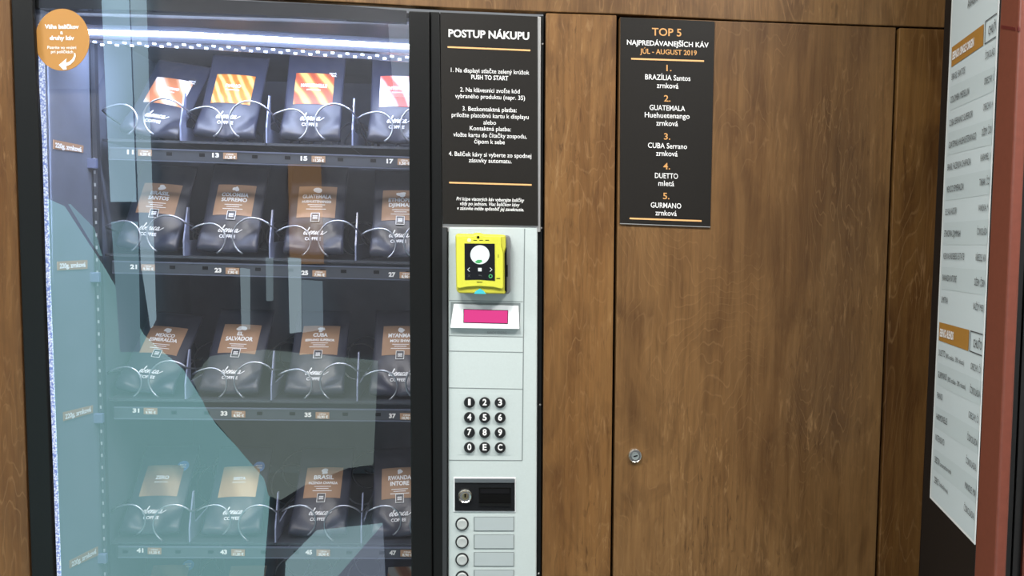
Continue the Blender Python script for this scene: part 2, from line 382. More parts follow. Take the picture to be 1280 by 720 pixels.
# dark carcass behind the gaps
wb = MB()
wb.px([(-200, -340), (1300, -340), (1300, -12), (-200, -40)], .021, .02)
wb.px([(681, -14), (1300, -12), (1250, 1478), (668, 1478)], .021, .02)
wb.px([(-200, -30), (12, -30), (62, 1478), (-200, 1478)], .021, .02)
struct(wb.build('wall_back', M_dark))

# sign on the cupboard door
sg = empty('wall_sign', P(832, 280.8, -.003))
tag(sg, 'black sign with a gold and white top five coffee list on the cupboard door', 'sign')
SC = [(775.7, 21.3), (893.5, 26.6), (888, 283), (775, 278.6)]
MB().px(SC, -.003, .0029).build('sign_board', M_sign, sg, bevel=.0006)
MB().px([(775.2, 278.9), (888, 283.3), (888, 284.3), (775.2, 279.9)], -.0032, .003).build('bottom_edge', M_silveredge, sg)
sy = -.0034
wt, gt, rl = MB(), MB(), MB()
for st, x0, x1, cy, cap, g, bo in (('TOP 5', 815, 851.7, 40.2, 9.2, 1, .012), ('NAJPREDÁVANEJŠÍCH KÁV', 783.7, 885.8, 54.6, 6.0, 0, .014), ('JÚL - AUGUST 2019', 800, 871, 65, 6, 1, .014), ('1.', 833, 839.4, 85, 7.6, 1, .012),
        ('BRAZÍLIA Santos', 806.5, 863, 97, 6.4, 0, .006), ('zrnková', 821, 848, 107, 6.6, 0, .006), ('2.', 830, 838, 123, 7.6, 1, .012), ('GUATEMALA', 812, 856.3, 135, 6.4, 0, .006), ('Huehuetenango', 806, 862, 144.3, 6.4, 0, .006),
        ('zrnková', 820.3, 847.3, 154, 6.6, 0, .006), ('3.', 830, 837.8, 170.6, 7.6, 1, .012), ('CUBA Serrano', 810, 858.7, 182.3, 6.4, 0, .006), ('zrnková', 820, 847, 191.8, 6.6, 0, .006), ('4.', 829, 837.6, 207.7, 7.6, 1, .012),
        ('DUETTO', 818.7, 847.5, 219.8, 6.4, 0, .006), ('mletá', 823, 842.7, 229.2, 6.6, 0, .006), ('5.', 828.8, 836.8, 245, 7.6, 1, .012), ('GURMANO', 813.5, 851.5, 256.8, 6.4, 0, .006), ('zrnková', 819.3, 845.8, 266.2, 6.6, 0, .006)):
    txt_px(gt if g else wt, st, (x0+x1)/2, cy, x1-x0, cap, .036, sy, bo)
wt.build('white_lettering', M_white, sg); gt.build('gold_lettering', M_gold, sg)
for a in ([(789, 72.4), (880, 75.3), (880, 77.3), (789, 74.4)], [(787, 272), (877, 275.2), (877, 277.2), (787, 274)]):
    MB().pxface(a, sy).build('rule', M_rule, sg)

# ================================================================== vending machine
vm = empty('vending_machine', P(360, 1470, .2))
tag(vm, 'tall black coffee vending machine with a glass front and silver control column', 'vending machine')
YD = -.014                                           # face of the black door frame
# lining and cabinet
xi0, xi1 = P(133, 500, .12).x-.006, P(552, 500, .12).x
zt = P(300, 22, .05).z-.007; zb = .55
xa = P(62, 400, .0).x-.004
sh = MB()
def wallq(pts, th): sh.prism(pts, th)
sh.box((xi0-.03, .56, zb), (xi1+.03, .58, zt))                                   # back
sh.box((xi0-.03, .02, zt), (xi1+.03, .58, zt+.006), 0)                                 # top
sh.box((xi0-.03, .0, zb-.02), (xi1+.03, .58, zb), 0)                                 # bottom
sh.prism([(xa, .008, zb), (xi0, .125, zb), (xi0, .56, zb), (xi0-.02, .56, zb), (xi0-.02, .13, zb), (xa-.02, .008, zb)], (0, 0, zt-zb))
sh.box((xi1, .008, zb), (xi1+.02, .56, zt))
sh.build('lining', M_shell, vm)
ob = MB(); x0, x1 = P(30, 500, .02).x, P(668, 500, .02).x
ob.box((x0, .045, .03), (xi0-.034, .62, zt+.02)); ob.box((xi1+.034, .045, .03), (x1, .62, zt+.02)); ob.box((xi0-.034, .60, .03), (xi1+.034, .62, zt+.02)); ob.box((xi0-.034, .045, .03), (xi1+.034, .60, zb-.03)); ob.box((xi0-.034, .045, zt+.007), (xi1+.034, .60, zt+.02)); 
ob.build('cabinet', M_black, vm)
# door frame pieces
fr = MB()
fr.px([(13.2, -16), (40.5, -15), (40.5, 10), (49.5, 180), (54.5, 360), (61.5, 540), (68, 720), (97, 1465), (64, 1465), (39.2, 720), (26, 360)], YD, .0095)
fr.px([(511, 13.5), (536.8, 14.6), (540.2, 720), (543, 1465), (518, 1465), (514.2, 720), (512, 360)], YD, .035)
fr.build('door_frame', M_black, vm, bevel=.002)
MB().px([(538.4, 14.6), (549.5, 15), (553, 284), (559.6, 284.5), (559.6, 720), (559.6, 1465), (543.5, 1465), (541.6, 720)], YD+.004, .03).build('hinge_post', M_black, vm, bevel=.0012)
MB().px([(536.5, 14.8), (538.6, 14.9), (541.8, 720), (545, 1465), (542, 1465), (540, 720)], YD+.008, .02).build('seam', M_groove, vm)
MB().px([(552.8, 285), (558.5, 285), (558.5, 1465), (553.5, 1465)], YD+.0025, .01).build('trim_strip', mat('dark grey trim', (.035, .038, .040, 1), .3), vm)
MB().px([(40, -11.5), (300, .8), (420, 6), (508.3, 13.4), (508.3, 28.5), (420, 23.6), (320, 18.6), (180, 12.6), (40, 9.6)], G+.0035, .012).build('header_band', M_blackgl, vm)
MB().px([(95, 1040), (516, 1040), (517, 1465), (99, 1465)], YD+.002, .03).build('delivery_panel', M_black, vm, bevel=.003)
hx = MB(); hx.px([(150, 1120), (470, 1120), (470, 1290), (152, 1290)], YD-.003, .004); hx.build('delivery_flap', M_blackgl, vm, bevel=.002)
# glass
MB().px([(36, -11.5), (300, .5), (420, 5.8), (513, 13.5), (518, 1045), (80, 1045)], G, .005).build('glass_pane', M_glass, vm)
# led strips
lt = MB(); lt.px([(60, 35.6), (112, 37.0), (240, 40.5), (415, 50.2), (540, 57), (540, 61.5), (415, 55.2), (240, 45.7), (112, 41.6), (60, 40)], .030, .004)
LT = lt.build('led_strip', M_ledt, vm)
ch = MB(); ch.px([(60, 29), (240, 34), (540, 50.5), (540, 68), (240, 54), (60, 46)], .0345, .02); ch.build('led_channel', M_ledal, vm)
def top_y(x, o): return (35.5+(x-112)*.03 if x < 240 else 39.3+(x-240)*.0575)+o
db = MB(); tp = MB()  # strip's mirror image in the glass, built as glowing dots on an added bar
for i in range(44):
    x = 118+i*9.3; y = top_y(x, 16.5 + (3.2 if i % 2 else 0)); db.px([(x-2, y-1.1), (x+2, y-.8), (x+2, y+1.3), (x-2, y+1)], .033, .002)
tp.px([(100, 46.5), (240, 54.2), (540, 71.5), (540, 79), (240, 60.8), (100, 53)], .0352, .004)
tpo = tp.build('led_reflection_bar', M_ledal, vm); db.build('led_reflection_dots', M_ledrefl, tpo)
ls = MB(); ls.px([(47.5, 30), (53.5, 30), (57.5, 180), (62.5, 360), (69.3, 540), (75.5, 720), (90, 1040), (84, 1040), (69, 720), (62.5, 540), (55.7, 360), (50.3, 180)], .0022, .003)
M_leds = bpy.data.materials.new('led side strip'); M_leds.use_nodes = True
N_ = M_leds.node_tree.nodes; L_ = M_leds.node_tree.links; N_.clear()
e_ = N_.new('ShaderNodeEmission'); o_ = N_.new('ShaderNodeOutputMaterial'); v_ = N_.new('ShaderNodeTexVoronoi'); v_.inputs['Scale'].default_value = 330; t_ = N_.new('ShaderNodeTexCoord'); r_ = N_.new('ShaderNodeValToRGB')
r_.color_ramp.elements[0].color = (.80, .88, 1, 1); r_.color_ramp.elements[1].color = (.20, .28, .62, 1); r_.color_ramp.elements[0].position = .2; r_.color_ramp.elements[1].position = .75
L_.new(t_.outputs['Object'], v_.inputs['Vector']); L_.new(v_.outputs['Distance'], r_.inputs[0]); L_.new(r_.outputs[0], e_.inputs[0]); e_.inputs[1].default_value = LED_SIDE; L_.new(e_.outputs[0], o_.inputs[0])
ls.build('led_strip', M_leds, vm)
def strip_lamp(name, a, b, w, watt):
    a, b = Vector(a), Vector(b); ld = bpy.data.lights.new(name, 'AREA'); ld.shape = 'RECTANGLE'; ld.size = (b-a).length; ld.size_y = w; ld.energy = watt; ld.color = (.64, .74, 1)
    o = bpy.data.objects.new(name, ld); COL.objects.link(o); x = (b-a).normalized(); return o, x
o, x = strip_lamp('machine_top_lamp', P(112, 50, .075), P(530, 68, .075), .012, 2.3)
zax = -Vector((0, .55, -.83)).normalized(); zax = (zax - x*zax.dot(x)).normalized(); yax = zax.cross(x)
o.matrix_world = Matrix(((x.x, yax.x, zax.x, 0), (x.y, yax.y, zax.y, 0), (x.z, yax.z, zax.z, 0), (0, 0, 0, 1))); o.location = (P(112, 52, .075)+P(530, 70, .075))/2
o, x = strip_lamp('machine_side_lamp', P(70, 720, .02), P(55, 60, .02), .01, .9)
zax = -Vector((.62, .78, 0)).normalized(); zax = (zax - x*zax.dot(x)).normalized(); yax = zax.cross(x)
o.matrix_world = Matrix(((x.x, yax.x, zax.x, 0), (x.y, yax.y, zax.y, 0), (x.z, yax.z, zax.z, 0), (0, 0, 0, 1))); o.location = (P(72, 720, .02)+P(58, 60, .02))/2
# slotted shelf rail in the corner of the lining
rail = MB(); rail.box((xi0-.001, .108, zb+.02), (xi0+.006, .120, zt-.02))
RO = rail.build('shelf_rail', M_tray, vm)
rs = MB()
z = zb+.05
while z < P(128, 200, .108).z:
    rs.box((xi0+.0005, .1072, z), (xi0+.0032, .1085, z+.0055)); z += .0205
rs.build('rail_slots', M_slot, RO)
for y in (203, 345, 521, 696):
    q = P(128, y, .104); MB().box((xi0-.012, .099, q.z-.010), (xi0+.008, .107, q.z+.006)).build('shelf_clip', M_clip, RO, bevel=.001)
# weight cards on the slanted left lining
nL = Vector((xi0-xa, .125-.008, 0)).normalized(); nn = Vector((nL.y, -nL.x, 0)); pl0 = Vector((xa, .008, 1.5))+nn*.0012
for cs, t0, t1 in (([(67, 174.5), (104.5, 182), (104, 191), (67, 186)], (69, 181.2), (102, 187)), ([(72, 327), (109.5, 325), (109.5, 336), (72, 338)], (74.5, 332.5), (107, 330.5)),
                   ([(79, 515.5), (116.3, 506.5), (116.3, 516), (79.5, 526.5)], (81.5, 521), (114, 511.2)), ([(87, 701), (122.5, 683), (123, 694), (87.3, 710.5)], (89.5, 705.5), (120.5, 688.6))):
    c = MB().prism([PP(a, b, pl0, nn) for a, b in cs], -nn*.0008).build('weight_card', M_tag, vm)
    tm = MB(); vs, fs, asp = text2d('220g, zrnková', .05); hh = 5.6
    tm.add([PP(t0[0]+(u+.5)*(t1[0]-t0[0]), t0[1]+(u+.5)*(t1[1]-t0[1])-(v-.5)*hh, pl0+nn*.0006, nn) for u, v in vs], fs); tm.build('lettering', M_white, c)

# trays with coils, dividers, number and price strips
YT = .12
ROWS = [  # strip top at x=330, slope, strip height px, bag bottom y at x=330, slope, coil centre y, columns: number (px, py), price
    dict(s=191.0, k=.033, h=13.5, bag=175.0, kb=.028, co=160.0, num=[(163, 190, '11', '9,20 €'), (269.5, 194, '13', '11,20 €'), (380, 198, '15', '11,20 €'), (487.5, 201.5, '17', '1,50 €')]),
    dict(s=331.5, k=.024, h=13.5, bag=317.5, kb=.028, co=304.0, num=[(167, 333.5, '21', '9,90 €'), (272.5, 337.8, '23', '7,90 €'), (381, 341, '25', '7,90 €'), (490, 343.2, '27', '8,90 €')]),
    dict(s=511.5, k=.009, h=13.0, bag=493.5, kb=.012, co=482.0, num=[(170, 513, '31', '9,90 €'), (280, 516.8, '33', '8,90 €'), (385, 518.5, '35', '10,90 €'), (490.5, 519.8, '37', '10,90 €')]),
    dict(s=685.0, k=.004, h=12.0, bag=670.0, kb=.008, co=652.0, num=[(175, 688, '41', '11,20 €'), (279.5, 690, '43', '11,20 €'), (386, 690.3, '45', '20,90 €'), (491, 691, '47', '8,90 €')]),
    dict(s=816.0, k=.0, h=12.0, bag=800.0, kb=.004, co=786.0, num=[])]
DIV = [126, 233, 340, 447]
def row_shift(ri): return (-6, -2, 0, 5, 9)[ri]
FLOORZ = []
for ri, R in enumerate(ROWS):
    def sy_(x, o=0): return R['s']+R['k']*(x-330)+o
    tr = MB()
    fl0, fl1 = P(140, R['bag']+R['kb']*(140-330), .138), P(520, R['bag']+R['kb']*(520-330), .138)
    kz = (fl1.z-fl0.z)/(fl1.x-fl0.x)
    def fz(x, z0=fl0.z, x0=fl0.x, k=kz): return z0+k*(x-x0)-.0065
    R['fz'] = fz
    a, b = xi0+.008, xi1-.004
    tr.prism([(a, YT+.004, fz(a)-.004), (b, YT+.004, fz(b)-.004), (b, YT+.004, fz(b)), (a, YT+.004, fz(a))], (0, .40, 0))
    T = tr.build('tray', M_tray, vm)
    lp = MB(); lp.px([(142+row_shift(ri), sy_(142)), (552, sy_(552)), (552, sy_(552, R['h'])), (142+row_shift(ri), sy_(142, R['h']))], YT, .0035)
    LS = lp.build('label_strip', M_tray, T, bevel=.0008)
    for o0, o1 in ((-1.2, .4), (R['h'], R['h']+1.2)):
        lp = MB(); lp.px([(142+row_shift(ri), sy_(142)+o0), (552, sy_(552)+o0), (552, sy_(552)+o1), (142+row_shift(ri), sy_(142)+o1)], YT-.0012, .004); lp.build('lip', M_lip, T)
    sl = MB()
    for i in range(4):
        x = DIV[i]+row_shift(ri)
        for dx in (22, 62, 88):
            xx = x+dx
            if xx > 150: sl.pxface([(xx, sy_(xx, 3.2)), (xx+7, sy_(xx+7, 3.2)), (xx+7, sy_(xx+7, 7.5)), (xx, sy_(xx, 7.5))], YT-.0004)
    sl.build('strip_slots', M_groove, T)
    nm = MB()
    for (nx, ny, st, pr) in R['num']:
        txt_px(nm, st, nx, ny, 8.6, 5.0, R['k'], YT-.0008, .05)
        pc = MB(); x0_, x1_ = nx+9.5, nx+26.5
        pc.px([(x0_, ny-3.2), (x1_, ny-2.8), (x1_, ny+5.2), (x0_, ny+4.6)], YT-.0022, .0014)
        txt_px(pc, 'CENA', nx+18, ny-.8, 9, 1.9, R['k'], YT-.0026, .02, 0, 1); txt_px(pc, pr, nx+18.4, ny+2.7, 13, 3.1, R['k'], YT-.0026, .04, 0, 1)
        pc.build('price_card', [M_tag, M_white], T)
    if R['num']: nm.build('slot_numbers', M_white, T)
    for i in range(1, 4):                            # divider plates with a raised, slanting front end
        x = DIV[i]+row_shift(ri); q = P(x, R['co'], YT+.01); zf = fz(q.x)
        dv = MB(); dv.prism([(q.x-.0012, YT+.004, zf-.004), (q.x-.0012, YT+.004, zf+.026), (q.x-.0012, YT+.026, zf+.082), (q.x-.0012, YT+.032, zf+.082), (q.x-.0012, YT+.03, zf+.026), (q.x-.0012, .50, zf+.030), (q.x-.0012, .50, zf-.004)], (.0024, 0, 0))
        dv.build('divider', M_clear, T)
    for i in range(4):                               # two mirrored coils per column
        for side in (-1, 1):
            x = DIV[i]+row_shift(ri)+(30 if side < 0 else 83.5); rr = .0262 if side < 0 else .0318
            cc = P(x, R['co']+R['k']*(x-330)+(0 if side < 0 else 4), YT-.012)
            zf = fz(cc.x); cc.z = max(cc.z, zf+rr+.0035)
            path = []
            a0 = math.radians(-62 if side < 0 else -118); n = 84
            for k in range(n+1):
                t = k/28.0                           # turns
                ang = a0 + (1 if side < 0 else -1)*2*math.pi*t
                y = YT-.012 + (.010*t/.58 if t < .58 else .010+.165*((t-.58)/.14 if t < .72 else 1) + .10*max(0, t-.72))
                fl = .5-.5*math.cos(math.pi*max(0, min(1, (t-.40)/.22)))
                path.append((cc.x+side*(.012 if side < 0 else .004)*fl+rr*math.cos(ang), y, cc.z+rr*math.sin(ang)))
            MB().tube(path, .00155, 8).build('coil', M_steel, T, smooth=True)

# round sticker on the glass
stk = MB(); cx, cy = 77.6, 49.6
stk.px([(cx+34*math.cos(t*math.pi/24), cy+38.8*math.sin(t*math.pi/24)) for t in range(48)], G-.0012, .0011)
SK = stk.build('round_sticker', M_orange, vm)
tm = MB()
for st, x, y, w, cap, bo in (('Váha balíčkov', 77.2, 33.3, 42.5, 4.9, .035), ('a', 77, 40.3, 3.2, 4.6, .035), ('druhy káv', 77.4, 47.3, 30.5, 5, .035), ('Pozrite vo vnútri', 77.2, 59.3, 36, 3.6, .012), ('pri poličkách', 77.5, 64.6, 27.5, 3.6, .012)):
    txt_px(tm, st, x, y, w, cap, .005, G-.0018, bo)
arc = [(93.4, 66.2), (93.6, 70), (91.5, 75), (87, 79), (82.5, 80.6)]; arw = [1.2, 2.2, 3.2, 3.8, 4.2]
up_, dn_ = [], []
for i, (a, b) in enumerate(arc):
    p0, p1 = arc[max(i-1, 0)], arc[min(i+1, 4)]; dx, dy = p1[0]-p0[0], p1[1]-p0[1]; L = math.hypot(dx, dy); up_.append((a-dy/L*arw[i]/2, b+dx/L*arw[i]/2)); dn_.append((a+dy/L*arw[i]/2, b-dx/L*arw[i]/2))
for i in range(4): tm.pxface([up_[i], up_[i+1], dn_[i+1], dn_[i]], G-.0018)
tm.pxface([(73.5, 81.2), (83.2, 73), (82.2, 79), (83.4, 86.6)], G-.0018); tm.pxface([(73.5, 81.2), (83.4, 86.6), (79, 87)], G-.0018)
tm.build('lettering', M_white, SK)

# control column
YC = -.006
colm = MB(); colm.px([(560.2, 283), (672.2, 283), (670.8, 720), (669.8, 1465), (560.2, 1465)], YC, .03); CP = colm.build('control_column', M_silver, vm, bevel=.003, seg=3)
colb = MB(); colb.px([(550.2, 15.2), (676.2, 20.8), (675.6, 290), (552.5, 290)], YC+.0005, .03); colb.build('sign_backing', M_silveredge, vm, bevel=.001)
lm = MB()
lm.px([(655.2, 286), (656.4, 286), (653.4, 575.4), (652.2, 575.4)], YC-.0004, .002); lm.px([(561, 574.8), (653, 575.2), (653, 576.2), (561, 575.8)], YC-.0004, .002)
for y in (375.5, 419.6, 438.8, 484.8): lm.px([(561, y-.5), (653.5, y+1.2), (653.5, y+2.0), (561, y+.4)], YC-.0004, .002)
lm.build('panel_seams', M_seam, CP)
bt = MB(); bt.px([(674.5, 20), (679.5, 20), (675.5, 720), (668, 1465), (664, 1465), (671, 720), (673, 283)], YC+.010, .02); bt.build('side_seal', M_black, vm)
for a, b in ((678.2, 55), (676.7, 285), (675.2, 506), (673.2, 717)):
    MB().rev(P(a, b, YC+.010), [(.0018, .001), (.0018, -.001), (.0012, -.0016)], 14).build('seal_screw', M_chrome, vm)
# instruction sign
ip = MB(); ip.px([(550.2, 15.2), (672, 20.5), (672.6, 282.4), (553.4, 279.8)], YC-.0028, .003); IP = ip.build('instruction_sign', M_sign, vm, bevel=.0005)
iy = YC-.0033; tm = MB()
for st, x0, x1, cy, cap, bo, shr in (('POSTUP NÁKUPU', 560.6, 661.5, 43.2, 9.0, .026, 0), ('1. Na displayi stlačte zelený krúžok', 563.6, 661.6, 88.9, 5.3, .006, 0), ('PUSH TO START', 589, 635.3, 97, 5.3, .018, 0), ('2. Na klávesnici zvoľte kód', 575.2, 649.6, 113, 5.3, .006, 0),
        ('vybraného produktu (napr. 35)', 569, 656.2, 121, 5.3, .006, 0), ('3. Bezkontaktná platba:', 578, 645.8, 136.6, 5.3, .006, 0), ('priložte platobnú kartu k displayu', 564.6, 660.8, 144.7, 5.3, .006, 0), ('alebo', 604.2, 620, 153.1, 5.3, .006, 0),
        ('Kontaktná platba:', 587.2, 638.6, 160.8, 5.3, .006, 0), ('vložte kartu do čítačky zospodu,', 566.7, 658.3, 169.2, 5.3, .006, 0), ('čipom k sebe', 592.8, 631, 177.1, 5.3, .006, 0), ('4. Balíček kávy si vyberte zo spodnej', 561, 664.2, 193.4, 5.3, .006, 0),
        ('zásuvky automatu.', 586, 639.6, 200.8, 5.3, .006, 0), ('Pri kúpe viacerých káv vyberajte balíčky', 570.5, 655.3, 249.3, 4.2, .012, .22), ('vždy po jednom. Viac balíčkov kávy', 575, 649.6, 255.1, 4.2, .012, .22), ('v zásuvke môže spôsobiť jej zaseknutie.', 571.5, 654.8, 261, 4.2, .012, .22)):
    txt_px(tm, st, (x0+x1)/2, cy, x1-x0, cap, .040-.015*cy/260, iy, bo, shr)
tm.build('lettering', M_white, IP)
for a in ([(559.5, 57.8), (663, 62.0), (663, 64.0), (559.5, 59.8)], [(561.5, 227.2), (664.6, 230.2), (664.6, 232.1), (561.5, 229.2)]):
    MB().pxface(a, iy).build('rule', M_rule, IP)

# card reader
YR = -.040
bk = MB(); bk.px([(575, 294), (636, 294), (638.3, 298), (638.6, 364), (635.5, 367.5), (576, 366)], -.026, .022); CR = bk.build('card_reader', M_grey, vm, bevel=.002)
hs = MB(); hs.px([(569.3, 295), (570.5, 292), (591, 292.4), (594, 291.2), (600, 291), (605, 292.6), (628, 293.3), (632.5, 294), (633, 366.3), (631, 367.6), (574, 366.6), (571, 364.5), (570.3, 361)], -.036, .018)
hs.build('housing', M_yellow2, CR, bevel=.0025, seg=3)
fc = MB(); fc.px([(570.2, 295.6), (571.6, 294.4), (592, 294.6), (596, 293.2), (601, 293.2), (606, 294.9), (624.5, 295.2), (626.4, 297), (626.9, 309), (629, 316), (629.2, 359), (627.5, 361.4), (617, 359), (600, 357.8), (584, 358.6), (574.5, 360.6), (571.2, 359.4)], YR, .008)
fc.build('face_plate', M_yellow, CR, bevel=.0012)
cb = MB(); cb.px([(624.4, 295.5), (631.8, 294.5), (632.2, 309), (629.6, 317), (627, 309.5)], YR+.0022, .01); cb.build('side_cheek', M_yellow2, CR, bevel=.001)
bx = MB(); bx.px([(630.6, 317), (633.4, 309), (633.6, 366), (631, 363)], -.0372, .004); bx.px([(632.8, 331), (634.6, 331), (634.6, 346), (632.8, 346)], -.03, .01); bx.build('side_recess', M_groove, CR)
scn = MB(); scn.px([(580.6, 304.3), (618.4, 304.6), (618.8, 351), (600, 349.6), (581, 349.9)], YR-.0006, .002); scn.build('screen', M_screen, CR)
yi = YR-.0011; ic = MB()
ic.pxface([(599.9+12*math.cos(t*math.pi/24), 318.4+11.9*math.sin(t*math.pi/24)) for t in range(48)], yi, 0)
ic.pxface([(593.3, 327.5), (597, 324.8), (602, 324.8), (603, 327.2), (599, 329.3), (595.8, 328.9)], yi-.0003, 1)
ic.pxface([(597.6, 334.8), (602, 334.9), (602, 339.2), (597.6, 339.1)], yi, 0)
for x, s_ in ((586.2, 1), (613.3, -1)):
    ic.pxface([(x+1.3*s_, 334.6), (x-1.3*s_, 337), (x+1.3*s_, 339.4), (x+.3*s_, 339.4), (x-2.1*s_, 337), (x+.3*s_, 334.6)], yi, 0)
for (a, b, c, d) in ((584.6, 343, 588, 346.4), (588, 343, 584.6, 346.4)): ic.pxface([(a-.35, b), (a+.35, b), (c+.35, d), (c-.35, d)], yi, 2)
ic.pxface([(598, 344), (599.4, 342.8), (599.4, 343.6), (602, 344), (602.6, 346), (601.8, 345.2), (599.4, 344.6), (599.4, 345.4)], yi, 2)
for t in range(20):
    a, b = t*math.pi/10, (t+1)*math.pi/10
    ic.pxface([(613.2+2.5*math.cos(a), 345.3+2.5*math.sin(a)), (613.2+2.5*math.cos(b), 345.3+2.5*math.sin(b)), (613.2+1.4*math.cos(b), 345.3+1.4*math.sin(b)), (613.2+1.4*math.cos(a), 345.3+1.4*math.sin(a))], yi, 1)
ic.build('screen_icons', [M_iconw, M_icong, M_icond], CR)
cl_ = MB(); cl_.px([(592.5, 367.2), (594.5, 364), (600, 360.8), (605, 364), (607.5, 367.5)], -.0368, .002); cl_.build('card_slot_light', M_cyan, CR)
ey = MB(); ey.rev(P(597.7, 296.5, YR), [(.0020, .0005), (.0020, -.0006), (.0012, -.0008)], 16)
for x in (593.8, 601.4, 609): ey.pxface([(x-2.2, 299.9), (x+2.2, 300.0), (x+2.2, 300.7), (x-2.2, 300.6)], YR-.0004)
txt_px(ey, 'NAYAX', 599.6, 352.6, 7, 1.5, .01, YR-.0004, .03); txt_px(ey, 'MIFARE', 622.9, 348.1, 4.4, 1.4, .02, YR-.0004, .03)
ey.pxface([(622.6, 318), (623.2, 318), (623.2, 322), (622.6, 322)], YR-.0004)
ey.build('face_marks', M_groove, CR)
wl = MB(); wl.rev(P(586.4, 300.2, YR), [(.0030, .0003), (.0030, -.0004), (.0020, -.0005)], 18); wl.build('indicator', mat('pale lens', (.85, .85, .45, 1), .3), CR)

# display module
dm = MB(); dm.px([(563.4, 377.4), (650.6, 378.8), (649.6, 411.2), (562.8, 409.8)], YC-.0006, .004); DM = dm.build('display_recess', M_seam, vm)
dq = MB()
A = [P(567.2, 379.8, YC-.002), P(648.2, 382.2, YC-.002), P(649.4, 411.4, YC-.009), P(562.8, 410.0, YC-.009)]
dq.add(A+[P(567.2, 379.8, YC+.002), P(648.2, 382.2, YC+.002), P(649.4, 411.4, YC+.002), P(562.8, 410.0, YC+.002)], [[0, 1, 2, 3], [7, 6, 5, 4], [0, 4, 5, 1], [1, 5, 6, 2], [2, 6, 7, 3], [3, 7, 4, 0]])
dq.build('display_bezel', M_silver2, DM, bevel=.001)
def bez(px, py):                                     # depth of the sloping bezel at a pixel
    return YC-.002-.007*((py-381)/29.5)-.0006
lq = MB(); lq.face([P(a, b, bez(a, b)) for a, b in ((579.4, 386.2), (635.2, 387.8), (634.9, 404.8), (579.1, 403.5))], 1); lq.face([P(a, b, bez(a, b)-.0004) for a, b in ((580.1, 387.0), (634.6, 388.5), (634.3, 404.1), (579.8, 402.8))], 0)
lq.build('display_screen', [M_lcd, M_groove], DM)
tm = MB(); txt_px(tm, 'BIANCHI VENDING', 621.2, 415.8, 24.5, 3.4, .015, YC-.0006, .0); tm.build('maker_lettering', mat('grey print', (.33, .37, .37, 1), .6), DM)

# keypad
kp = MB(); kp.px([(572, 491.5), (640, 492.5), (640, 569), (572, 568.5)], YC-.0004, .001); KP = kp.build('keypad', M_silver, vm)
for r, (cy, chs) in enumerate(((502.6, '123'), (521.4, '456'), (540.1, '789'), (558.8, '0EC'))):
    for c, cx in enumerate((586.7, 605.8, 625.1)):
        k = MB(); k.rev(P(cx, cy+.2*c, YC), [(.0086, .001), (.0086, -.0034), (.0078, -.0044), (.0060, -.0046)], 28)
        txt_px(k, chs[c], cx, cy+.2*c, {'1': 3.2, 'E': 5.0, 'C': 6.0}.get(chs[c], 5.2), 7.4, .005, YC-.0051, .03, 0, 1); k.build('key', [M_key, M_white], KP)

# lock box
bxp = MB(); bxp.px([(566.8, 596.6), (644.8, 597.0), (644.8, 640.8), (566.8, 640.4)], YC-.0014, .003); LB = bxp.build('lock_plate', M_silver2, vm, bevel=.001)
lb = MB(); lb.px([(568.3, 598.2), (643.6, 598.5), (643.6, 639.2), (568.3, 638.8)], YC-.0030, .003); lb.build('plate_face', M_blackgl, LB, bevel=.0008)
lb = MB(); lb.px([(568.6, 598.6), (643.4, 598.8), (643.4, 603.8), (568.6, 603.6)], YC-.0050, .003); lb.build('plate_lip', mat('smoked edge', (.10, .115, .125, 1), .25), LB, bevel=.0008)
lb = MB(); lb.px([(598.6, 609.6), (638.8, 610), (638.6, 632.8), (598.6, 632.4)], YC-.0036, .001, 0); lb.px([(600.5, 611.2), (636.8, 611.5), (636.8, 617), (600.5, 616.8)], YC-.0042, .001, 1); lb.px([(598.6, 629.6), (638.6, 630), (638.6, 632.8), (598.6, 632.4)], YC-.0056, .002, 2)
lb.build('pull_recess', [M_groove, mat('recess back', (.006, .006, .007, 1), .5, spec=.15), M_black], LB)
lc2 = P(581.4, 619.4, YC-.003)
lk2 = MB().rev(lc2, [(.0112, .001), (.0112, -.0040), (.0098, -.0056), (.0086, -.0046), (.0080, -.0044), (.0040, -.0044)], 36).build('cylinder_lock', M_chrome, LB)
kk = MB(); kk.rev(lc2, [(.0052, -.0042), (.0052, -.0058), (.003, -.0060)], 24, 0); kk.prism([lc2+Vector((-.0010, -.0066, -.0008)), lc2+Vector((.0010, -.0066, -.0008)), lc2+Vector((.0013, -.0066, .0045)), lc2+Vector((-.0013, -.0066, .0045))], (0, .001, 0), 1)
kk.build('lock_core', [M_brass, M_groove], LB)

# selection buttons with blank windows
for i, cy in enumerate((654.6, 676.9, 699.0, 721.2)):
    w = MB(); y0_ = (646, 668.2, 690.2, 712.4)[i]
    w.px([(592.2, y0_), (642.6, y0_), (642.6, y0_+17.8), (592.2, y0_+17.8)], YC-.0010, .002, 1); w.px([(593.4, y0_+1.0), (641.8, y0_+1.0), (641.8, y0_+17.2), (593.4, y0_+17.2)], YC-.0016, .002, 0)
    w.build('label_window', [mat('blank window', (.40, .455, .46, 1), .2), M_seam], vm)
    b = MB(); b.rev(P(577.5, cy, YC), [(.0106, .001), (.0106, -.0022), (.0096, -.0026), (.0088, -.0018), (.006, -.0018)], 30); B = b.build('select_button', M_key, vm)
    b = MB(); b.rev(P(577.5, cy, YC), [(.0084, -.0015), (.0084, -.0042), (.0070, -.0052), (.0055, -.0048), (.003, -.0046)], 30); b.build('button_cap', mat('button grey', (.42, .45, .44, 1), .35), B, smooth=True)

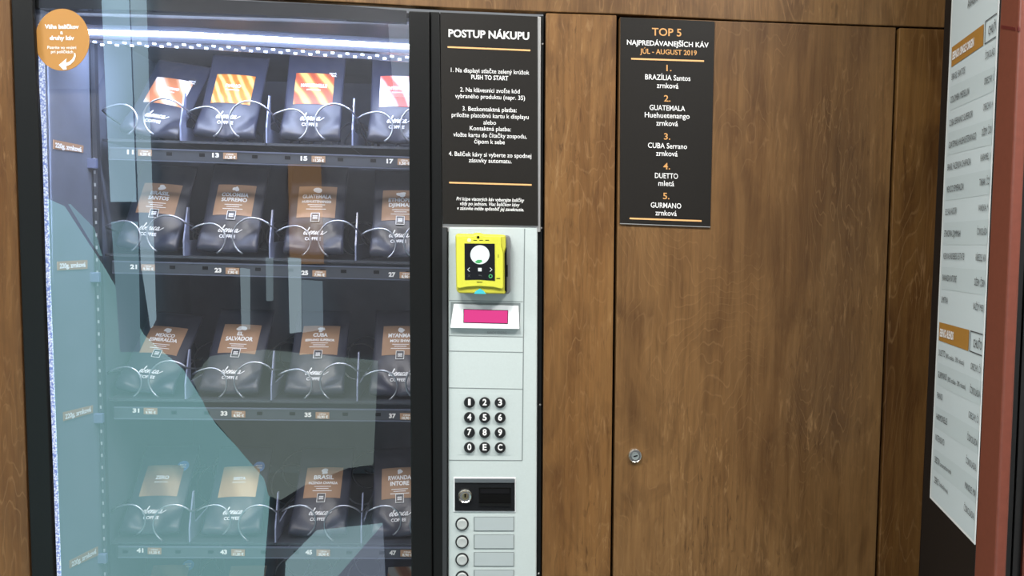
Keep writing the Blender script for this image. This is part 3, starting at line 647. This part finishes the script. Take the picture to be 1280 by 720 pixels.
# ================================================================== coffee bags
BW, BL = .101, .172
def front(x, z):                                     # front skin of the bag, local y at (x, z)
    u = min(1, abs(2*x/BW)); s = max(0, min(1, z/BL))
    bel = .013*math.sin(math.pi*min(1, s*1.02)**.8)*(1-u**2.6)
    g = .30*max(0, min(.052*u-z+.002, .026))*min(1, z/.006+.3)   # the folded lower corners stand forward
    return -bel*.8-g
def bag_mesh(seed):
    rnd = random.Random(seed); ph = [rnd.uniform(0, 6) for _ in range(4)]
    nu, ns = 24, 30; vs = []; fs = []
    for sd in (0, 1):
        for j in range(ns+1):
            s = j/ns
            for i in range(nu+1):
                u = i/nu*2-1
                w = BW/2*(1-.03*math.sin(math.pi*s))*(1-.02*s)
                x = u*w; z = BL*s
                if j == 0: z += .002*abs(u)**3
                th = .036*math.sin(math.pi*s**.75)*(1-abs(u)**4)+.0016
                wr = .0012*math.sin(9*u+ph[0]+5*s)*math.sin(3.1*s*4+ph[1])*(1 if s > .78 or s < .3 else .25)*(1-abs(u)**6)
                y = front(x, z)+wr if sd == 0 else th*.9+.0008+wr
                if s > .93: y = y*.35
                vs.append((x, y, z))
    n1 = (nu+1)*(ns+1)
    q = lambda sd, i, j: sd*n1+j*(nu+1)+i
    for j in range(ns):
        for i in range(nu):
            fs.append([q(0, i, j), q(0, i+1, j), q(0, i+1, j+1), q(0, i, j+1)]); fs.append([q(1, i, j), q(1, i, j+1), q(1, i+1, j+1), q(1, i+1, j)])
        fs.append([q(0, 0, j), q(0, 0, j+1), q(1, 0, j+1), q(1, 0, j)]); fs.append([q(0, nu, j), q(1, nu, j), q(1, nu, j+1), q(0, nu, j+1)])
    for i in range(nu):
        fs.append([q(0, i, 0), q(1, i, 0), q(1, i+1, 0), q(0, i+1, 0)]); fs.append([q(0, i, ns), q(0, i+1, ns), q(1, i+1, ns), q(1, i, ns)])
    return vs, fs
BODY = []
for sd in range(4):
    vs, fs = bag_mesh(sd+3); mb = MB(); mb.add(vs, fs); BODY.append(mb)
def patch(mb, x0, x1, z0, z1, off, n=8, mi=0):
    vs = [(x0+(x1-x0)*i/n, front(x0+(x1-x0)*i/n, z0+(z1-z0)*j/n)-off, z0+(z1-z0)*j/n) for j in range(n+1) for i in range(n+1)]
    mb.add(vs, [[j*(n+1)+i, j*(n+1)+i+1, (j+1)*(n+1)+i+1, (j+1)*(n+1)+i] for j in range(n) for i in range(n)], mi)
def blob(mb, cx, cz, r, seed, off):
    rnd = random.Random(seed); k = [rnd.uniform(.55, 1.15) for _ in range(9)]; sx = rnd.uniform(.9, 1.6); pts = []
    for i in range(27):
        a = 2*math.pi*i/27; f = i/3; kk_ = k[int(f) % 9]*(1-f % 1)+k[(int(f)+1) % 9]*(f % 1)
        x, z = cx+r*sx*kk_*math.cos(a), cz+r*kk_*math.sin(a); pts.append((x, front(x, z)-off, z))
    mb.face(pts)
def make_bag(px, ri, ci, lean, tilt, yaw, lines, style, pic, badge, label, shape=0, sq=True, lw=.066):
    R = ROWS[ri]; y = R['bag']+R['kb']*(px-330)
    p = P(px, y, .140); p.z = R['fz'](p.x)+.0075
    root = empty('coffee_bag', p)
    root.rotation_euler = Matrix.Rotation(math.radians(yaw), 3, 'Z').to_4x4().to_3x3().__matmul__(Matrix.Rotation(-math.radians(lean), 3, 'X') @ Matrix.Rotation(math.radians(tilt), 3, 'Y')).to_euler()
    tag(root, label, 'coffee bag', 'coffee bags in the vending machine')
    mb = MB(); mb.v = BODY[shape % 4].v; mb.f = BODY[shape % 4].f; mb.m = BODY[shape % 4].m
    mb.build('pouch', M_foil, root, smooth=True, local=True)
    lb = MB(); lz = (.064, .066, .074, .066, .066)[ri]; patch(lb, -lw/2, lw/2, lz, lz+.062, .0009); LBL = lb.build('paper_label', pic if pic else M_kraft, root, local=True)
    fn = lambda x, z: front(x, z)-.0016
    tm = MB()
    if style == 'map': blob(tm, 0, lz+.0525, .0058, hash_(lines), .0016)
    zz = lz+(.0405 if style == 'map' else .036)
    for st, w, cap in lines:
        txt_loc(tm, st, .000, zz, w, cap, fn, .035); zz -= cap*1.45
    if style == 'map':
        for k in range(3): 
            w = (.030, .022, .034)[k]*.5; z_ = zz-.0005-k*.0042
            tm.add([(-w, fn(-w, z_), z_), (w, fn(w, z_), z_), (w, fn(w, z_+.0012), z_+.0012), (-w, fn(-w, z_+.0012), z_+.0012)], [[0, 1, 2, 3]])
    else:
        txt_loc(tm, 'ZRNKOVÁ KÁVA', 0, zz, .024, .0022, fn, .02)
    tm.build('lettering', M_whitebag, LBL, local=True)
    if sq:
        b = MB(); dz = lz-.076; patch(b, -.0075, .0075, .0665+dz, .0835+dz, .0020, 2); 
        for a0_, b0_, c0_, d0_ in ((-.0075, .0075, .0665, .0674), (-.0075, .0075, .0826, .0835), (-.0075, -.0066, .0665, .0835), (.0066, .0075, .0665, .0835), (-.004, .004, .072, .0734), (-.004, .004, .0744, .0758), (-.004, .004, .0768, .0782)): patch(b, a0_, b0_, c0_+dz, d0_+dz, .0026, 1, 1)
        b.build('square_badge', [M_badge, M_whitebag], root, local=True)
    if badge:
        b = MB(); bx_, bz = .030, lz+.061; r = .0105
        b.face([(bx_+r*math.cos(t*math.pi/14), front(.03, .14)-.0024, bz+r*math.sin(t*math.pi/14)) for t in range(28)], 0)
        for k in range(2): txt_loc(b, ('BEZ', 'KOFEÍNU')[k] if badge == 1 else ('NOVÁ', 'KÁVA')[k], bx_, bz+.002-.0045*k, .012, .0028, lambda x, z: front(.03, .14)-.0029, .03, 0, 1)
        b.build('round_badge', [M_bluebadge if badge == 1 else M_badge, M_whitebag], root, local=True)
    lg = MB(); k = .0062; x0_ = -3.0*k
    lg.add([(x0_+x*k, front(x0_+x*k, .034+z_*k)-.0014, .034+z_*k) for x, z_ in SCR_V], SCR_F)
    txt_loc(lg, 'COFFEE', -.002, .0265, .027, .0052, lambda x, z: front(x, z)-.0014, .02)
    lg.build('logo_lettering', M_whitebag, root, local=True)
    return root
def hash_(lines): return sum(ord(c) for l in lines for c in l[0])
L1 = lambda *a: list(a)
BAGS = [
 (187, 0, 0, 34, 10, 0, L1(('GURMANO', .034, .0055)), 'pic', M_pic[0], 2, 'black coffee bag with swirled orange label slumped to one side over slot 11'),
 (281, 0, 1, 27, 3, 0, L1(('PIANO', .026, .0060)), 'pic', M_pic[1], 0, 'black coffee bag with plain amber label over slot 13 of the top tray'),
 (388, 0, 2, 21, 1, 0, L1(('HARMONELLE', .044, .0060)), 'pic', M_pic[2], 2, 'black coffee bag with fiery wave patterned label over slot 15 of the top tray'),
 (497, 0, 3, 21, 0, 0, L1(('INTENSIVO', .038, .0060)), 'pic', M_pic[3], 0, 'black coffee bag with red and white label over slot 17 of the top tray'),
 (184, 1, 0, 29, 4, 0, L1(('BRASIL', .033, .0070), ('SANTOS', .035, .0070)), 'map', None, 0, 'black coffee bag with tan map label over slot 21, second tray'),
 (284, 1, 1, 27, 2, 0, L1(('COLOMBIA', .046, .0070), ('SUPREMO', .044, .0070)), 'map', None, 0, 'black coffee bag with tan map label over slot 23, second tray'),
 (392, 1, 2, 25, 0, 0, L1(('GUATEMALA', .050, .0070), ('HUEHUETENANGO', .050, .0045)), 'map', None, 0, 'black coffee bag with tan map label over slot 25, second tray'),
 (499, 1, 3, 27, 0, 0, L1(('ETHIOPIA', .044, .0070), ('DJIMMAH', .042, .0070)), 'map', None, 0, 'black coffee bag with pinkish tan label over slot 27, second tray'),
 (180, 2, 0, 43, 6, 0, L1(('MEXICO', .034, .0072), ('ESMERALDA', .050, .0072)), 'map', None, 0, 'black coffee bag with tan map label over slot 31, third tray'),
 (286, 2, 1, 38, 2, 0, L1(('EL', .011, .0075), ('SALVADOR', .048, .0080)), 'map', None, 0, 'black coffee bag with tan map label over slot 33, third tray'),
 (393, 2, 2, 38, 0, 0, L1(('CUBA', .026, .0075), ('SERRANO SUPERIOR', .052, .0045)), 'map', None, 0, 'black coffee bag with tan island map label over slot 35, third tray'),
 (498, 2, 3, 36, 0, 0, L1(('MYANMAR', .046, .0080), ('MOU SHWE', .038, .0052)), 'map', None, 0, 'black coffee bag with tan map label over slot 37, third tray'),
 (187, 3, 0, 44, 0, 0, L1(('ZERO', .024, .0065)), 'pic', M_pic[4], 1, 'black coffee bag with brown marbled label and blue badge over slot 41'),
 (289, 3, 1, 44, -1, 0, L1(('SIESTA', .022, .0055)), 'pic', M_pic[5], 1, 'black coffee bag with sandy marbled label and blue badge over slot 43'),
 (397, 3, 2, 44, 0, 0, L1(('BRASIL', .036, .0080), ('FAZENDA CHAPADA', .052, .0050)), 'map', None, 0, 'black coffee bag with tan map label over slot 45, fourth tray'),
 (500, 3, 3, 42, -3, 0, L1(('RWANDA', .042, .0080), ('INTORE', .034, .0080)), 'map', None, 0, 'black coffee bag with tan map label over slot 47, fourth tray'),
 (194, 4, 0, 44, 0, 0, L1(('ZERO', .024, .0065)), 'pic', M_pic[4], 1, 'coffee bag with tan label and blue badge cut off by the picture bottom'),
 (296, 4, 1, 44, 0, 0, L1(('SIESTA', .022, .0055)), 'pic', M_kraft, 0, 'coffee bag with plain tan label below slot 43, mostly out of view'),
 (503, 4, 3, 43, 0, 0, L1(('INTENSIVO', .038, .0060)), 'pic', M_pic[0], 0, 'coffee bag with pale swirled label below slot 47, mostly out of view')]
for i, (px_, ri, ci, lean, tilt, yaw, lines, style, pic, badge, label) in enumerate(BAGS):
    make_bag(px_, ri, ci, lean, tilt, yaw, lines, style, pic, badge, label, i, sq=(style == 'map'))

# ================================================================== price list board on the right
BA, BK = .40, .27                                    # board plane: X = BA + BK * (distance from the camera plane)
bp0 = Vector((BA+BK*1.25, 0.0, 1.5)); bdir = Vector((BK, 1, 0)).normalized(); bn = Vector((-bdir.y, bdir.x, 0))
def BP(a, b): return PP(a, b, bp0, bn)
top_far, bot_far = BP(1181.5, 0), BP(1148.6, 720)
def far_at(z):                                       # far edge of the board at height z
    t = (z-bot_far.z)/(top_far.z-bot_far.z); return bot_far.lerp(top_far, t)
def near_at(z): a, b = BP(1250.9, 0), BP(1217.5, 720); return b.lerp(a, (z-b.z)/(a.z-b.z))
ZT_, ZB_ = 2.25, .02
mbd = empty('price_list_board', far_at(ZB_)+(near_at(ZB_)-far_at(ZB_))*.5)
tag(mbd, 'tall black board with pale blue coffee list, standing between wooden panels and red post', 'price board')
MB().prism([far_at(ZB_), near_at(ZB_), near_at(ZT_), far_at(ZT_)], -bn*.005).build('board', M_boardbk, mbd, bevel=.001)
def BN(a, b, o): return BP(a, b)+bn*o
def edge_pt(z, px_line, o): return None
shl = [BN(1190.6, 0, 0), BN(1163, 622, 0)]
d_ = (shl[0]-shl[1]); topl = shl[1]+d_*((2.2-shl[1].z)/d_.z)
bl = shl[1]; br0 = BN(1219.4, 681, 0); ed = (br0-bl); br = bl+ed*1.0
e1 = BN(1249.6, 0, 0)-br; tr_ = br+e1*((topl.z-bl.z)/e1.z); en = bn.cross(e1).normalized(); en = en if en.dot(ed) > 0 else -en
sheet = MB(); sheet.face([p+bn*.0006 for p in (bl, br, tr_, topl)], 0)
iw = (br-bl).normalized()
SH = MB(); SH.prism([bl+bn*.001, br+bn*.001, tr_+bn*.001, topl+bn*.001], -bn*.0010, 0)
SHT = SH.build('printed_sheet', M_paperw, mbd)
inn = MB(); a_ = iw*.006; zc_ = Vector((0, 0, .004)); inn.face([p+bn*.0013 for p in (bl+a_+zc_, br-a_*.45+zc_, tr_-a_*.45, topl+a_)]); inn.build('sheet_ground', M_paper, SHT)
tm = MB(); hd = MB(); bandm = MB()
def clip(mb):                                        # print that runs off the sheet ends at its edge
    bm = bmesh.new(); vs = [bm.verts.new(v) for v in mb.v]
    for f in mb.f:
        try: bm.faces.new([vs[i] for i in f])
        except ValueError: pass
    bmesh.ops.bisect_plane(bm, geom=bm.verts[:]+bm.edges[:]+bm.faces[:], plane_co=br-iw*.0012, plane_no=en, clear_outer=True)
    bm.verts.index_update(); mb.v = [v.co.copy() for v in bm.verts]; mb.f = [[v.index for v in f.verts] for f in bm.faces]; mb.m = [0]*len(mb.f); bm.free()
def bt_(st, a, b, cap, mb=tm, bold=.0, mi=0): txt_ab(mb, st, BP(*a), BP(*b), cap, bn*.0026, bold, mi)
def btr(st, a, cap): # right hand column, running on behind the post
    p = BP(*a); vs, fs, asp = text2d(st, .0); d = -bdir*asp*cap*.52
    tm.add([p+d*(u+.5)+Vector((0, 0, (v-.5)*cap))+bn*.0026 for u, v in vs], fs)
for i, (st, a, b) in enumerate((('BRASIL SANTOS', (1192, 96.3), (1208.7, 87.1)), ('COLOMBIA MEDELLIN', (1190.4, 125), (1213.7, 113.5)), ('CUBA SERRANO SUPERIOR', (1189, 154.2), (1218.3, 142)), ('GUATEMALA HUEHUETENANGO', (1188.3, 181.7), (1222.7, 169.2)),
        ('BRASIL FAZENDA CHAPADA', (1186.7, 209.4), (1216, 201.5)), ('MEXICO ESMERALDA', (1185.6, 237), (1207, 232.7)), ('EL SALVADOR', (1184.2, 265), (1198.1, 263)), ('ETHIOPIA DJIMMAH', (1182.7, 291.9), (1202.9, 291.9)), ('KENYA ENDEBESS ESTATE', (1181.7, 320), (1207.7, 320.6)),
        ('RWANDA INTORE', (1180.4, 347), (1198, 348.8)), ('LIMITKA', (1179, 374.2), (1187, 375.8)), ('DUETTO', (1175.8, 440.6), (1183.7, 442.9)), ('GURMANO', (1174.8, 467.7), (1185.8, 471.9)), ('PIANO', (1173.7, 493.7), (1180.4, 496.9)),
        ('HARMONELLE', (1172.7, 520.2), (1186.3, 527.5)), ('INTENSIVO', (1171.7, 546.2), (1182.5, 553.7)), ('SIESTA', (1170.7, 573.7), (1176.8, 578.7)), ('ZERO', (1170, 599.2), (1175.5, 603.7)))):
    bt_(st, a, b, .0090)
for st, a, b in (('(80% arabica - 20% robusta)', (1184.6, 444.6), (1207.5, 453.7)), ('(80% arabica - 20% robusta)', (1187, 473.8), (1209.6, 484)), ('aromatizovaná', (1177.8, 580), (1191.2, 590.3)), ('bezkofeínová', (1176.6, 604.6), (1187, 615))):
    bt_(st, a, b, .0066, bold=.0)
for st, a in (('ČOKOLÁDA, ORECHY', (1234, 70.3)), ('ORECHY, ČOKOLÁDA', (1233, 102)), ('ORECHY, KARAMEL', (1231.7, 134.4)), ('DŽEM, ČOKOLÁDA', (1230, 165.4)), ('KARAMEL, KOKOS', (1228.3, 197.3)), ('TABAK, ČOKOLÁDA', (1226.9, 228)), ('VANILKA, MED', (1225.4, 260)),
        ('ČOKOLÁDA, CITRUS', (1223.8, 289.4)), ('RÍBEZLE, KIWI', (1222.3, 321.6)), ('DŽEM, ČERNICE', (1220.6, 352.3)), ('KAŽDÝ MESIAC', (1219.2, 382.5)), ('ORECHY, ČOKOLÁDA', (1216, 457.3)), ('ČOKOLÁDA, DREVO', (1214.8, 486.5)), ('ORECHY, ČOKO', (1213.3, 517.7)),
        ('ČOKOLÁDA, ORECHY', (1211.7, 545.8)), ('ČOKOLÁDA, TABAK', (1210, 575)), ('MANDLE, MANGO', (1208.7, 606)), ('ČOKOLÁDA, DREVO', (1207.5, 634))):
    btr(st, a, .0086)
for st, a in (('CHUŤOVÝ PROFIL', (1238.2, 38.4)), ('CHUŤOVÝ PROFIL', (1219.2, 428.8))): 
    p = BP(*a); vs, fs, asp = text2d(st, .01); tm.add([p-bdir*asp*.0105*.55*(u+.5)+Vector((0, 0, (v-.5)*.0105))+bn*.0026 for u, v in vs], fs)
bt_('ARABIKA 100%', (1212, 5.4), (1236, -14), .0115, bold=0)
clip(tm); tm.build('black_lettering', M_ink, SHT)
for cs in ([(1191.6, 59.3), (1231.8, 29.8), (1231.0, 56.6), (1191.0, 83.8)], [(1175.9, 402.6), (1213.6, 412.6), (1212.3, 438.8), (1175.2, 425.3)]):
    hd.face([BN(a, b, .0020) for a, b in cs])
    HB = hd.build('header_block', M_ochre, SHT); hd = MB()
h2 = MB(); bt_('EBENICA SINGLE ORIGIN', (1193, 70.2), (1220, 52.2), .0105, h2, .04); bt_('EBENICA BLENDS', (1177.3, 415.6), (1194.3, 420.2), .0105, h2, .04); h2.build('white_lettering', M_white, SHT)
ol = MB()
def seg(a, b, w): p, q = BP(*a), BP(*b); q = p+(q-p)*1.9; ol.face([p+bn*.0022+Vector((0, 0, -w)), q+bn*.0022+Vector((0, 0, -w)), q+bn*.0022+Vector((0, 0, w)), p+bn*.0022+Vector((0, 0, w))])
seg((1233.9, 26.9), (1250, 15.3), .0007); seg((1233, 55), (1249, 44.5), .0007); seg((1215.2, 413.6), (1230.5, 418.2), .0007); seg((1213.8, 438.6), (1229, 444.5), .0007)
for a, b in (((1233.6, 27), (1232.9, 55)), ((1215, 413.6), (1213.7, 438.6))):
    p, q = BP(*a), BP(*b); ol.face([p+bn*.0022, q+bn*.0022, q+bn*.0022-bdir*.0014, p+bn*.0022-bdir*.0014])
clip(ol); ol.build('header_outline', M_ink, SHT)
bd = MB()
for a, b, c, d in (((1189.5, 108.5), (1236, 87), (1234.5, 118), (1188.3, 138.5)), ((1187, 166), (1233, 151), (1231.5, 183), (1186, 194)), ((1184.5, 223), (1230, 213.5), (1228, 244.5), (1183.2, 251)), ((1181.8, 278.5), (1227, 275), (1225, 306), (1180.6, 306)),
                   ((1179.2, 333.5), (1224, 337), (1222, 367.5), (1178, 361.5)), ((1174, 453), (1217.5, 472), (1215.5, 502), (1172.8, 481)), ((1171.4, 507.5), (1214, 532), (1212.3, 561), (1170, 534)), ((1169.2, 560.5), (1210.8, 591), (1209.3, 620), (1168, 586))):
    P0, P1, P2, P3 = BP(*a), BP(*b), BP(*c), BP(*d); bd.face([p+bn*.0016 for p in (P0, P0+(P1-P0)*1.6, P3+(P2-P3)*1.6, P3)])
    clip(bd); bd.build('row_band', M_paper2, SHT); bd = MB()

# red post and black cabinet edge nearer the camera
pp0 = bp0+bn*.004                                    # the side of the post that faces left, parallel to the board
def pedge(top, bot, z):
    a, b = PP(top[0], top[1], pp0, bn), PP(bot[0], bot[1], pp0, bn); return b.lerp(a, (z-b.z)/(a.z-b.z))
rp = MB(); rp.prism([pedge((1250.6, 0), (1217.2, 720), .0), pedge((1274.6, 0), (1243.0, 720), .0), pedge((1274.6, 0), (1243.0, 720), 2.3), pedge((1250.6, 0), (1217.2, 720), 2.3)], -bn*.013)
RP = rp.build('metal_post', M_red, bevel=.0035, seg=4)
tag(RP, 'tall red painted metal post in front of the price list board', 'post')
sm = MB()
for cs in ([(1251.4, 31.5), (1269, 34.5), (1269, 38.5), (1251.2, 35.5)], [(1271.4, 33), (1273, 33.4), (1272.8, 38.8), (1271.2, 38.4)]): sm.prism([PP(a, b, pp0+bn*.0005, bn) for a, b in cs], -bn*.001)
sm.build('paint_mark', mat('dark red scuff', (.10, .012, .012, 1), .4), RP)
YK = -.285
ck = empty('black_cabinet', P(1285, 1500, YK)); tag(ck, 'black metal cabinet edge with one narrow vertical gap beside the red post', 'cabinet')
a = [(1291.6, -260), (1280.6, 0), (1269, 290), (1250.8, 720), (1214, 1550)]; b = [(1306.0, -260), (1294.5, 0), (1282, 290), (1263.0, 720), (1225, 1550)]; c = [(1308.5, -260), (1297, 0), (1284.4, 290), (1265.2, 720), (1227.4, 1550)]; d = [(1323.0, -260), (1311, 0), (1297.6, 290), (1276.6, 720), (1238, 1550)]
MB().prism([P(x_, y_, YK) for x_, y_ in a+b[::-1]], bdir*.25).build('side_panel', mat('satin black', (.016, .017, .017, 1), .35), ck, bevel=.001)
MB().prism([P(x_, y_, YK+.01) for x_, y_ in b+c[::-1]], bdir*.22).build('gap', M_groove, ck)
MB().prism([P(x_, y_, YK) for x_, y_ in c+d[::-1]], bdir*.25).build('front_panel', mat('satin charcoal', (.022, .023, .023, 1), .35), ck, bevel=.001)
e_ = [(1324.0, -260), (1312, 0), (1298.4, 290), (1277.4, 720), (1239, 1550)]; f_ = [(1436.0, -260), (1420, 0), (1400, 290), (1370, 720), (1330, 1550)]
MB().prism([P(x_, y_, YK-.005) for x_, y_ in e_+f_[::-1]], bdir*.25).build('red_panel', M_red, ck, bevel=.001)
